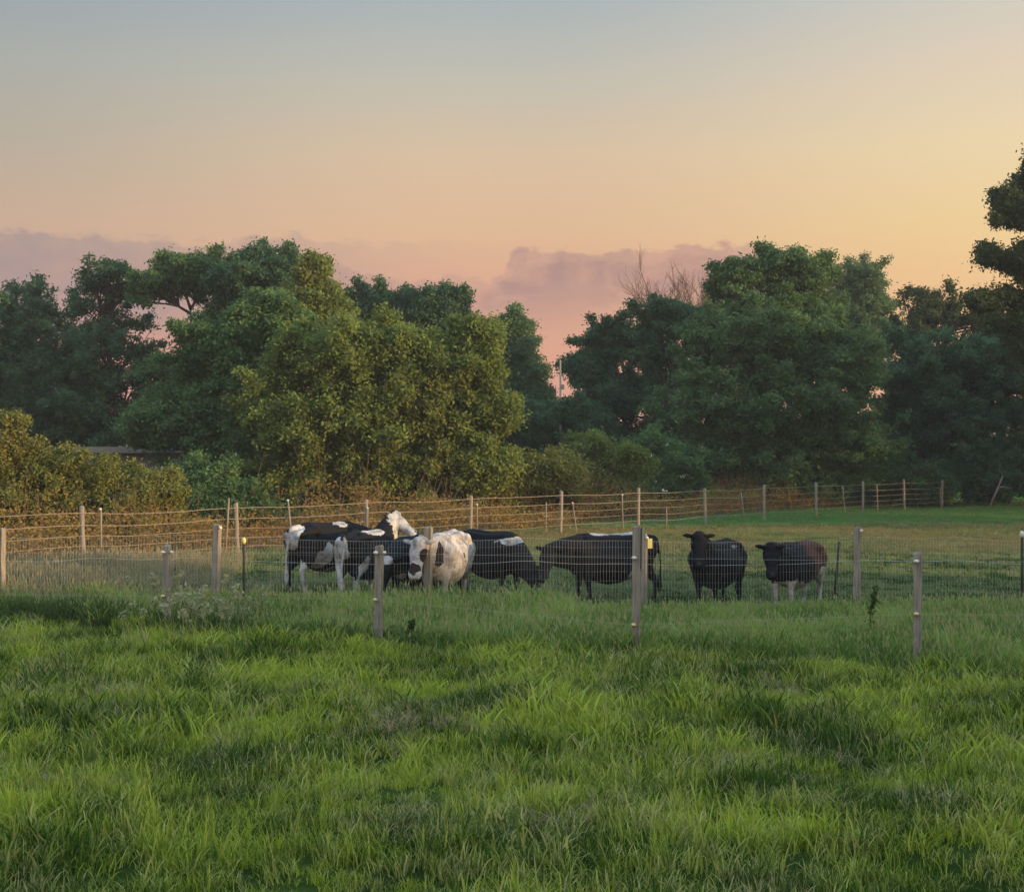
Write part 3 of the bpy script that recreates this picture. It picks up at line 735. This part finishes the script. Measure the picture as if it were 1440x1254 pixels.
def cow(name, label, x, y, heading, scale=1.0, neck=(20, 0), head=(45, 0), patches=(), brown=(), coat=None, base_white=0.0, horns=False, seed=0, legph=(0, 0, 0, 0), hornlen=0.0):
    """neck=(pitch,yaw), head=(pitch down from level, yaw) in degrees"""
    rs = np.random.RandomState(seed + 40)
    mb = MB()

    def chain(pts, n=None):
        pts = [np.array(p, float) for p in pts]
        for a, b in zip(pts[:-1], pts[1:]):
            L_ = np.linalg.norm(b[:3] - a[:3]); k = max(2, int(L_ / (min(a[3], b[3]) * .35)) + 1)
            for q in range(k + 1):
                p = a + (b - a) * q / k; mb.sphere(p[:3], p[3], 6)
    prof = [(-.80, 1.10, .19, .20), (-.62, 1.03, .27, .31), (-.45, .97, .32, .37), (-.2, .91, .365, .42), (.05, .89, .375, .435), (.3, .92, .34, .41), (.52, .95, .28, .375), (.68, .96, .21, .31)]
    prof = np.array(prof)
    for xx in np.linspace(-.80, .68, 30):
        z, ry, rz = [np.interp(xx, prof[:, 0], prof[:, q]) for q in (1, 2, 3)]
        mb.sphere((xx, 0, z - .065), (.13, ry * 1.14, rz * 1.06), 9)
    # topline, hooks and pins
    chain([(-.85, 0, 1.24, .07), (-.5, 0, 1.30, .08), (0, 0, 1.26, .08), (.45, 0, 1.28, .08), (.6, 0, 1.25, .10)])
    for s_ in (-1, 1):
        chain([(-.48, .25 * s_, 1.21, .10), (-.82, .15 * s_, 1.13, .11)]); chain([(-.5, .14 * s_, 1.24, .10), (0, .15 * s_, 1.20, .10), (.45, .12 * s_, 1.22, .10)])
        p = legph[0 if s_ < 0 else 1]
        chain([(-.64, .17 * s_, .98, .22), (-.62 + p * .3, .18 * s_, .72, .155), (-.72 + p * .6, .16 * s_, .56, .090), (-.80 + p * .8, .15 * s_, .46, .052), (-.76 + p, .15 * s_, .16, .040), (-.73 + p, .15 * s_, .10, .045), (-.70 + p, .15 * s_, .03, .055)])
        p = legph[2 if s_ < 0 else 3]
        chain([(.52, .20 * s_, 1.02, .19), (.50, .19 * s_, .78, .14), (.52 + p * .5, .17 * s_, .56, .085), (.53 + p * .8, .15 * s_, .40, .056), (.52 + p, .15 * s_, .15, .038), (.54 + p, .15 * s_, .10, .044), (.57 + p, .15 * s_, .03, .055)])
    chain([(.70, 0, .88, .17), (.62, 0, .68, .13), (.3, 0, .55, .10)])
    chain([(-.5, 0, .60, .13), (-.38, 0, .58, .11)])
    # tail
    chain([(-.90, 0, 1.22, .04), (-.97, 0, 1.0, .028), (-.98, .03, .7, .024), (-.97, .04, .50, .03), (-.96, .05, .36, .05), (-.96, .05, .22, .025)])
    # neck
    npch, nyaw = map(math.radians, neck); hp, hy = map(math.radians, head)
    root = np.array([.60, 0, 1.08]); low = np.array([.68, 0, .88])
    nd = np.array([math.cos(npch) * math.cos(nyaw), math.cos(npch) * math.sin(nyaw), math.sin(npch)])
    poll = root + nd * .66
    chain([(*root, .26), (*(root + nd * .3), .22), (*poll, .145)])
    fd = np.array([math.cos(hp) * math.cos(hy), math.cos(hp) * math.sin(hy), -math.sin(hp)])     # face direction
    side = np.array([-math.sin(hy), math.cos(hy), 0]); upv = np.cross(fd, side)
    jaw = poll + fd * .10 - upv * .10
    chain([(*low, .24), (*((low + jaw) / 2 + nd * .02), .19), (*jaw, .115)])
    # head: broad forehead, narrowing to the muzzle
    for u_, wr, hr in [(0, .13, .12), (.09, .145, .13), (.18, .14, .13), (.27, .115, .12), (.36, .098, .105), (.45, .098, .098), (.53, .110, .095), (.585, .098, .076)]:
        c = poll + fd * u_ - upv * (.02 + .02 * u_)
        for sgn in (-1, 0, 1): mb.sphere(c + side * sgn * (wr - hr * .75), hr * .92, 6)
    for s_ in (-1, 1):
        e0 = poll + side * s_ * .12 + upv * .04 - fd * .01
        for q in range(7):
            u_ = q / 6; c = e0 + (side * s_ * .18 + upv * (.02 - .05 * u_) - fd * .05) * u_; mb.sphere(c, (.018 + .028 * math.sin(math.pi * min(1, u_ * .85 + .12))), 5)
        mb.sphere(poll + fd * .17 + side * s_ * .105 + upv * .045, .035, 5)     # brow
        if hornlen:
            chain([(*(poll + side * s_ * .08 + upv * .09), .028), (*(poll + side * s_ * (.10 + hornlen) + upv * (.12 + hornlen * .5)), .012)])
    me0 = mb.mesh('tmp'); ob = bpy.data.objects.new('tmp', me0); COL.objects.link(ob)
    rm = ob.modifiers.new('r', 'REMESH'); rm.mode = 'VOXEL'; rm.voxel_size = .019
    sm = ob.modifiers.new('s', 'SMOOTH'); sm.factor = .5; sm.iterations = 4
    dg = bpy.context.evaluated_depsgraph_get(); me = bpy.data.meshes.new_from_object(ob.evaluated_get(dg)); me.name = 'body'
    bpy.data.objects.remove(ob); bpy.data.meshes.remove(me0)
    me.materials.clear()
    n = len(me.vertices); co = np.empty(n * 3, np.float32); me.vertices.foreach_get('co', co); co = co.reshape(-1, 3)
    # slight natural unevenness
    co2 = co + (snoise(co, 7, seed)[:, None] * .006); me.vertices.foreach_set('co', co2.ravel().astype(np.float32))

    def field(base, plist):
        v = np.full(n, base, float)
        for (c, r, val) in plist:
            if c == 'face': c = tuple(poll + fd * .2 + upv * .10)
            elif c == 'head': c = tuple(poll + fd * .25)
            elif c == 'cheek': c = tuple(poll + fd * .2 + side * .15)
            elif c == 'muzzle': c = tuple(poll + fd * .46)
            elif c == 'poll': c = tuple(poll + upv * .05)
            dd = np.linalg.norm((co - np.array(c)) / np.array(r), axis=1); wgt = np.clip((1.45 - dd) / .9, 0, 1)
            v = v * (1 - wgt) + val * wgt
        return v
    a = me.attributes.new('white', 'FLOAT', 'POINT'); a.data.foreach_set('value', field(base_white, patches).astype(np.float32))
    a = me.attributes.new('brown', 'FLOAT', 'POINT'); a.data.foreach_set('value', field(0, brown).astype(np.float32))
    sk = np.clip(1 - np.linalg.norm(co - (poll + fd * .55), axis=1) / .10, 0, 1) * 1.2 + (co[:, 2] < .05) * 1.0
    a = me.attributes.new('skin', 'FLOAT', 'POINT'); a.data.foreach_set('value', sk.astype(np.float32))
    me.polygons.foreach_set('use_smooth', np.ones(len(me.polygons), dtype=bool)); me.update()
    t = thing(name, label, 'cow', (x, y, float(gz(x, y)) - .01), 'cows gathered behind the netting fence', math.radians(heading)); t.scale = (scale,) * 3
    link('body', me, coat or COAT, t)
    for s_ in (-1, 1):
        mb = MB(); mb.sphere(poll + fd * .19 + side * s_ * .122 + upv * .02, .022, 5); mb.build('eye', M['eye'], t, True)
    return t


def cx(px, d): return (px - 720) / F * d


ALL = (9, 9, 9)
cow('cow', 'black and white cow at the left end of the herd, white tail and rump edge', cx(459, 29.0), 29.0, 50, 1.07, (-8, -10), (50, 0), seed=1, legph=(.05, -.04, .08, -.05),
    patches=[((-.95, 0, .8), (.10, .3, .62), 1), ((-.80, -.1, 1.2), (.16, .14, .16), 1), ((-.28, -.40, .80), (.11, .2, .22), 1), ((-.45, -.30, .62), (.14, .2, .18), 1), ((-.75, -.15, .3), (.16, .2, .35), 1), ((.25, -.1, 1.32), (.16, .14, .10), 1), ((.1, 0, .5), (.4, .3, .1), 1), 
             ((.5, 0, .2), (.3, .5, .25), 1)])
cow('cow', 'pied cow lifting its white head over the back of the black cow', cx(515, 28.3), 28.3, 70, 1.03, (47, -16), (34, -96), seed=2, legph=(.06, -.05, .06, -.05),
    patches=[('head', (.33, .33, .33), 1), ((-.93, .05, .75), (.10, .14, .6), 1), ((-.85, .22, .9), (.16, .10, .5), 1), ((.1, -.12, 1.30), (.45, .14, .08), 1), ((-.62, -.25, .65), (.14, .14, .34), 1), ((-.72, 0, .2), (.3, .5, .26), 1), ((.5, 0, .25), (.3, .5, .3), 1), ('muzzle', (.05, .05, .05), 1)])
cow('cow', 'black cow facing the camera with a white arch over its brow', cx(590, 27.5), 27.5, 238, 1.02, (-14, 14), (62, 0), seed=3, legph=(.05, -.05, .04, -.06),
    patches=[('poll', (.13, .17, .10), 1), ('face', (.07, .07, .10), 0), ((.55, 0, .2), (.3, .5, .18), 1), ((.72, .1, .60), (.10, .10, .10), 1)])
cow('cow', 'pinkish white cow facing the camera behind a fence post', cx(626, 26.95 + .45), 26.95 + .45, 255, 1.08, (10, -6), (62, 0), coat=COATW, base_white=1.0, seed=4, legph=(-.03, .05, .05, -.06),
    patches=[((.86, .20, .98), (.13, .16, .26), 0), ((.70, .28, .72), (.08, .08, .14), .2), ('muzzle', (.12, .12, .10), 0), ('cheek', (.12, .10, .13), 0), ((.1, .38, .9), (.05, .1, .12), .35), ((-.2, .36, 1.1), (.07, .1, .07), .3), ((-.4, .3, .8), (.05, .1, .10), .3), ((-.85, 0, .9), (.05, .1, .15), .4)])
cow('cow', 'black cow grazing head down with a white wedge on its shoulder', cx(689, 28.3), 28.3, -44, 1.0, (-44, 8), (66, 0), seed=5, legph=(.06, -.06, -.05, .08),
    patches=[((.62, -.16, 1.16), (.30, .16, .07), 1), ((.78, -.02, 1.20), (.12, .14, .08), 1), ('muzzle', (.12, .06, .10), 1), ((-.5, 0, .55), (.14, .16, .10), 1)])
cow('cow', 'long black cow standing side on with white patches along its spine', cx(857, 27.3), 27.3, 187, 1.02, (-4, 24), (58, 52), seed=6, legph=(.08, -.08, .05, -.12),
    patches=[((.18, 0, 1.36), (.24, .16, .07), 1), ((-.32, 0, 1.38), (.26, .15, .09), 1), ((-.40, .1, .57), (.16, .2, .11), 1), ((.55, .1, .22), (.1, .2, .16), 1)])
cow('cow', 'solid black horned cow facing the camera on the right', cx(1008, 27.4), 27.4, 240, .99, (34, 10), (58, 22), seed=7, legph=(.06, -.06, .03, -.05), hornlen=.06,
    patches=[((-.3, .26, 1.22), (.2, .06, .05), .42)])
cow('cow', 'black cow with brown back and white legs furthest to the right', cx(1118, 27.2), 27.2, 232, .95, (16, 8), (60, 34), seed=8, legph=(.04, -.06, .05, -.05), hornlen=.05,
    patches=[((.5, 0, .2), (.35, .6, .42), 1), ((-.7, 0, .2), (.40, .6, .50), 1), ((-.1, 0, .42), (.8, .5, .16), 1), ((-.95, 0, .8), (.07, .25, .5), 1), ((-.62, .3, .62), (.14, .12, .18), 1)],
    brown=[((-.60, 0, 1.0), (.66, .8, .62), 1)])


# ------------------------------------------------------------ grass
def tuft(name, n, h, spread, width, bend, mat, seed, seedheads=0.0):
    rs = np.random.RandomState(seed); V_, Q, T = [], [], []; A_ = []
    for b in range(n):
        a = rs.uniform(0, 2 * math.pi); r = spread * math.sqrt(rs.rand()); p = np.array([r * math.cos(a), r * math.sin(a), -.02])
        hh = h * rs.uniform(.45, 1.1); ba = rs.uniform(0, 2 * math.pi); bd = np.array([math.cos(ba), math.sin(ba), 0]); bb = bend * rs.uniform(.2, 1.3)
        wd = width * rs.uniform(.6, 1.3); fa_ = rs.uniform(0, math.pi); sd = np.array([math.cos(fa_), math.sin(fa_), 0])
        base = len(V_); k = 4
        for q in range(k):
            u = q / k; c = p + np.array([0, 0, hh * (u - .18 * bb * u * u)]) + bd * hh * bb * u * u * .8; ww = wd * (1 - .55 * u)
            V_ += [c - sd * ww, c + sd * ww]
        V_.append(p + np.array([0, 0, hh * (1 - .28 * bb)]) + bd * hh * bb * .8)
        for q in range(k - 1): Q.append((base + 2 * q, base + 2 * q + 1, base + 2 * q + 3, base + 2 * q + 2))
        T.append((base + 2 * k - 2, base + 2 * k - 1, base + 2 * k)); A_ += [rs.rand()] * (2 * k + 1)
        if rs.rand() < seedheads:
            tip = V_[-1]; base = len(V_); L_ = .10 * h / .5
            for q in range(2):
                ang = q * math.pi / 2; s2 = np.array([math.cos(ang), math.sin(ang), 0]) * .014
                V_ += [tip + s2 * .3, tip + s2 + [0, 0, L_ * .4], tip + [0, 0, L_], tip - s2 + [0, 0, L_ * .4]]; Q.append((base, base + 1, base + 2, base + 3)); base += 4
            A_ += [1.3] * 8
    me = mesh_np(name, np.array(V_), [np.array(Q), np.array(T)], {'tint': A_}); me.materials.append(mat)
    o = bpy.data.objects.new(name, me); return o


def scatter(name, label, cat, pts, scl, kinds, rs):
    n = len(pts); me = mesh_np(name, pts, [])
    a = me.attributes.new('rot', 'FLOAT_VECTOR', 'POINT')
    rot = np.stack([rs.normal(size=n) * .10, rs.normal(size=n) * .10, rs.uniform(0, 6.28, n)], -1).astype(np.float32); a.data.foreach_set('vector', rot.ravel())
    a = me.attributes.new('scl', 'FLOAT', 'POINT'); a.data.foreach_set('value', np.asarray(scl, np.float32))
    a = me.attributes.new('pick', 'INT', 'POINT'); a.data.foreach_set('value', rs.randint(0, len(kinds), n).astype(np.int32))
    o = link(name, me); coll = bpy.data.collections.new(name + '_kinds')
    for q in kinds: coll.objects.link(q)
    ng = bpy.data.node_groups.new(name, 'GeometryNodeTree')
    ng.interface.new_socket('Geometry', in_out='INPUT', socket_type='NodeSocketGeometry'); ng.interface.new_socket('Geometry', in_out='OUTPUT', socket_type='NodeSocketGeometry')
    nd = ng.nodes; gi = nd.new('NodeGroupInput'); go = nd.new('NodeGroupOutput'); ip = nd.new('GeometryNodeInstanceOnPoints')
    m2p = nd.new('GeometryNodeMeshToPoints'); ci = nd.new('GeometryNodeCollectionInfo'); ci.inputs[0].default_value = coll; ci.inputs['Separate Children'].default_value = True; ci.inputs['Reset Children'].default_value = True
    ip.inputs['Pick Instance'].default_value = True

    def at(nm, ty):
        x = nd.new('GeometryNodeInputNamedAttribute'); x.data_type = ty; x.inputs[0].default_value = nm; return x.outputs[0]
    L_ = ng.links.new
    L_(gi.outputs[0], m2p.inputs[0]); L_(m2p.outputs[0], ip.inputs['Points']); L_(ci.outputs[0], ip.inputs['Instance'])
    L_(at('pick', 'INT'), ip.inputs['Instance Index']); L_(at('rot', 'FLOAT_VECTOR'), ip.inputs['Rotation']); L_(at('scl', 'FLOAT'), ip.inputs['Scale']); L_(ip.outputs[0], go.inputs[0])
    md = o.modifiers.new('scatter', 'NODES'); md.node_group = ng
    return tag(o, label, cat, kind='stuff')


def field_pts(y0, y1, dens, rs, m=1.18, extra=1.5, ok=None):
    ys = np.linspace(y0, y1, 60); wd = 2 * (.364 * ys * m + extra); tot = np.trapezoid(wd, ys) if hasattr(np, 'trapezoid') else np.trapz(wd, ys)
    n = int(tot * dens); y = np.interp(rs.rand(n), np.append(0, np.cumsum((wd[1:] + wd[:-1]) / 2)) / np.sum((wd[1:] + wd[:-1]) / 2), ys)
    x = rs.uniform(-1, 1, n) * (.364 * y * m + extra)
    p = np.stack([x, y, gz(x, y)], -1)
    return p if ok is None else p[ok(x, y)]


def yA(x): return np.interp(x, [-11, -5.5, -2, 1.75, 5.5, 10], [25.5, 22.7, 21.0, 19.6, 18.7, 17.6])   # a little in front of the near fence


rs = np.random.RandomState(21)
lawn = [tuft('lawn_blade_tuft', 30, (.18, .14, .24, .17, .28, .13)[q], (.12, .14, .10, .13, .09, .15)[q], (.0052, .0046, .0064, .0052, .007, .0046)[q], (.85, 1.1, .7, .9, .6, 1.2)[q], M['lawn'], 50 + q) for q in range(6)]
p = field_pts(7.6, 25.5, 84, rs, ok=lambda x, y: y < yA(x) + .6)
cl = snoise(p * [1, 1, 0], 1.5, .3) * .5 + snoise(p * [1, 1, 0], 4.1, 1.3) * .3
far_ = p[:, 1] > 13.0
sc_l = np.clip(.86 + .70 * cl + rs.normal(size=len(p)) * .14, .5, 1.9)
scatter('lawn_grass', 'fine clumpy green grass closest to the camera', 'grass', p[~far_], sc_l[~far_], lawn, rs)
lawn2 = [tuft('lawn_blade_tuft', 20, (.22, .17, .27, .20, .33, .15)[q], .14, (.0075, .0065, .009, .007, .010, .0065)[q], (.9, 1.1, .75, .9, .7, 1.2)[q], M['lawn'], 150 + q) for q in range(6)]
scatter('lawn_grass', 'clumpy green grass of the meadow up to the near fence', 'grass', p[far_], sc_l[far_], lawn2, rs)
wd_ = [tuft('shade_weed_tuft', 34, .40, .15, .011, .8, M['weed'], 160 + q) for q in range(4)]  # weed band whose dark green stands for shade at the tall grass foot
pw = field_pts(18, 25.5, 22, rs, ok=lambda x, y: (x < -1.2) & (y > yA(x) - .35) & (y < yA(x) + 1.0 + .4 * np.sin(x * 2)) & (snoise(np.stack([x, y, x * 0], -1), 1.2, .5) > -.35 + .16 * (x + 4)))
scatter('weeds', 'weeds added along the left near fence, dark green standing for shade', 'weeds', pw, rs.uniform(.6, 1.2, len(pw)), wd_, rs)
tall = [tuft('tall_blade_tuft', 22, .50, .15, .0085, .7, M['tall'], 60 + q, .12) for q in range(6)]
p = field_pts(16.5, 26.9, 40, rs, ok=lambda x, y: (y > yA(x)) & (y < 26.7 + .4 * np.sin(x * 1.3) + .4 * np.sin(x * 3.1)))
cl = snoise(p * [1, 1, 0], .8, 2.3) * .5 + snoise(p * [1, 1, 0], 2.9, .3) * .3
scatter('tall_grass', 'taller tufted grass growing along the two near fences', 'grass', p, np.clip(.85 + .4 * cl + rs.normal(size=len(p)) * .12, .4, 1.5) * (1 - .38 * np.clip((p[:, 1] - 23.5) / 2, 0, 1) * (p[:, 0] > 1.0)), tall, rs)
mead = [tuft('meadow_stalk_tuft', 14, .70, .20, .0100, .6, M['meadow'], 70 + q, .5) for q in range(5)]
p = field_pts(21, 40, 22, rs, ok=lambda x, y: (y > yA(x) + .5) & (x < -4.6 - .05 * (y - 26)) & ((y < 30) | (x < -6.2 - .10 * (y - 30))) & (y < 45.0 + x))
lo = np.clip((-p[:, 0] - 4.4) / 4, .45, 1)
scatter('meadow_grass', 'tall greyish seeding grass at the left beside the fence', 'grass', p, (.55 + .35 * rs.rand(len(p)) + .2 * snoise(p * [1, 1, 0], .7)) * lo, mead, rs)
pad = [tuft('pasture_blade_tuft', 44, .13, .30, .0085, .9, M['paddock'], 80 + q) for q in range(6)]
p = field_pts(26.4, 88, 9.5, rs, 1.1, 2, ok=lambda x, y: y < 44.5 + x * .98 + 36)
cl = snoise(p * [1, 1, 0], .6, .3) * .5 + snoise(p * [1, 1, 0], 1.9, 1.3) * .4
scatter('pasture_grass', 'grazed pasture grass behind the cows', 'grass', p, np.clip(.85 + .6 * cl + rs.normal(size=len(p)) * .15, .4, 2.0), pad, rs)

# patches of dry, flattened straw in the near meadow
rs = np.random.RandomState(41); M['straw'] = leaf_mat('straw', (.26, .215, .10), (.50, .43, .22))
dry = [tuft('dry_blade_tuft', 40, .20, .16, .0040, 1.5, M['straw'], 90 + q) for q in range(4)]
P_ = []
for px, py, r_, n_ in [(610, 1022, .5, 60), (1010, 1080, .42, 50), (165, 985, .5, 40), (480, 965, .4, 26), (1210, 1005, .35, 26), (690, 1168, .35, 26), (850, 1150, .3, 14), (330, 1040, .4, 16), (1330, 1150, .35, 14), (760, 985, .5, 20), (60, 1090, .3, 10), (1100, 970, .6, 22)]:
    d = CAMH * F / (py - HOR); x_ = (px - 720) / F * d
    a = rs.normal(size=(n_, 2)) * [r_, r_ * 1.1] + [x_, d]; P_.append(np.stack([a[:, 0], a[:, 1], gz(a[:, 0], a[:, 1]) + .02], -1))
P_ = np.vstack(P_)
scatter('dry_grass', 'tan patches of dead flattened grass in the near meadow', 'grass', P_, rs.uniform(.5, 1.1, len(P_)), dry, rs)

# pale seed heads in the weeds by the left near post
rs = np.random.RandomState(31); mb = MB(); P2 = []
for q in range(60):
    d = rs.uniform(20.4, 24.0); px = rs.normal(280, 55); b = gpt(px, d); h = rs.uniform(.25, .75)
    e = b + [rs.normal() * .08, rs.normal() * .05, h]; mb.tube([b, (b + e) / 2 + [.02, 0, 0], e], [.004, .003, .002], 3, cap=False, a=.3)
    for u in (0, .04, .08): P2.append(e + [rs.normal() * .02, 0, u])
v, f, tint = leaves(np.array(P2), .025, 6, .042, rs=rs); mb.add(v, f)
tag(mb.build('seed_heads', M['seedhead']), 'pale dry seed heads among the grass by the left near post', 'seed heads', kind='stuff')


# tall dock weed right of the cows and a smaller one by the near fence
def weed(px, d, h, label, seed):
    rs = np.random.RandomState(seed); b = gpt(px, d); t = thing('dock_weed', label, 'weed', tuple(b))
    mb = MB(); top = np.array([.05, 0, h]); mb.tube([[0, 0, -.05], [-.03, 0, h * .5], top], [.012, .010, .004], 6); mb.build('stem', M['weed'], t)
    lf = MB()
    for q in range(16):
        u = q / 16; z = h * (.1 + .45 * u); a = q * 2.4; L_ = .34 * (1 - u * .6); d_ = np.array([math.cos(a), math.sin(a) * .6, 0]); s_ = np.array([-d_[1], d_[0], 0]) * .035 * (1 - .3 * u)
        pts = [np.array([0, 0, z]) + d_ * L_ * w_ + [0, 0, L_ * (.55 * w_ - .75 * w_ * w_)] for w_ in (0, .3, .65, 1)]
        wd = (.2, 1, .9, .05); vs = []
        for p_, w_ in zip(pts, wd): vs += [p_ - s_ * w_, p_ + s_ * w_]
        lf.add(vs, [(2 * k, 2 * k + 1, 2 * k + 3, 2 * k + 2) for k in range(3)], a=rs.rand())
    lf.build('leaves', M['weed'], t)
    P_ = np.array([[.05 * u + rs.normal() * .025, rs.normal() * .02, h * (.55 + .47 * u)] for u in rs.rand(60)])
    v, f, ti = leaves(P_, .012, 8, .02, rs=rs); mm = MB(); mm.add(v, f, a=.2); mm.build('flower_spike', M['weed'], t)


weed(1226, 20.8, .88, 'tall dark dock weed with curling leaves, left of the rightmost near post', 3)
weed(575, 21.0, .45, 'small leafy weed just right of the near post in front of the cows', 4)


# ------------------------------------------------------------ evening haze
mb = MB(); mb.box((0, 1250, 10), (2400, 1290, 11.2)); mh, k, out = new_mat('haze')
pv_ = k.n('ShaderNodeVolumePrincipled'); pv_.inputs['Color'].default_value = (.80, .86, .92, 1); pv_.inputs['Density'].default_value = .0004
k.t.links.new(pv_.outputs[0], out.inputs['Volume'])
hz = mb.build('haze', mh); tag(hz, 'thin evening haze over the pasture and woods', 'haze', kind='stuff')
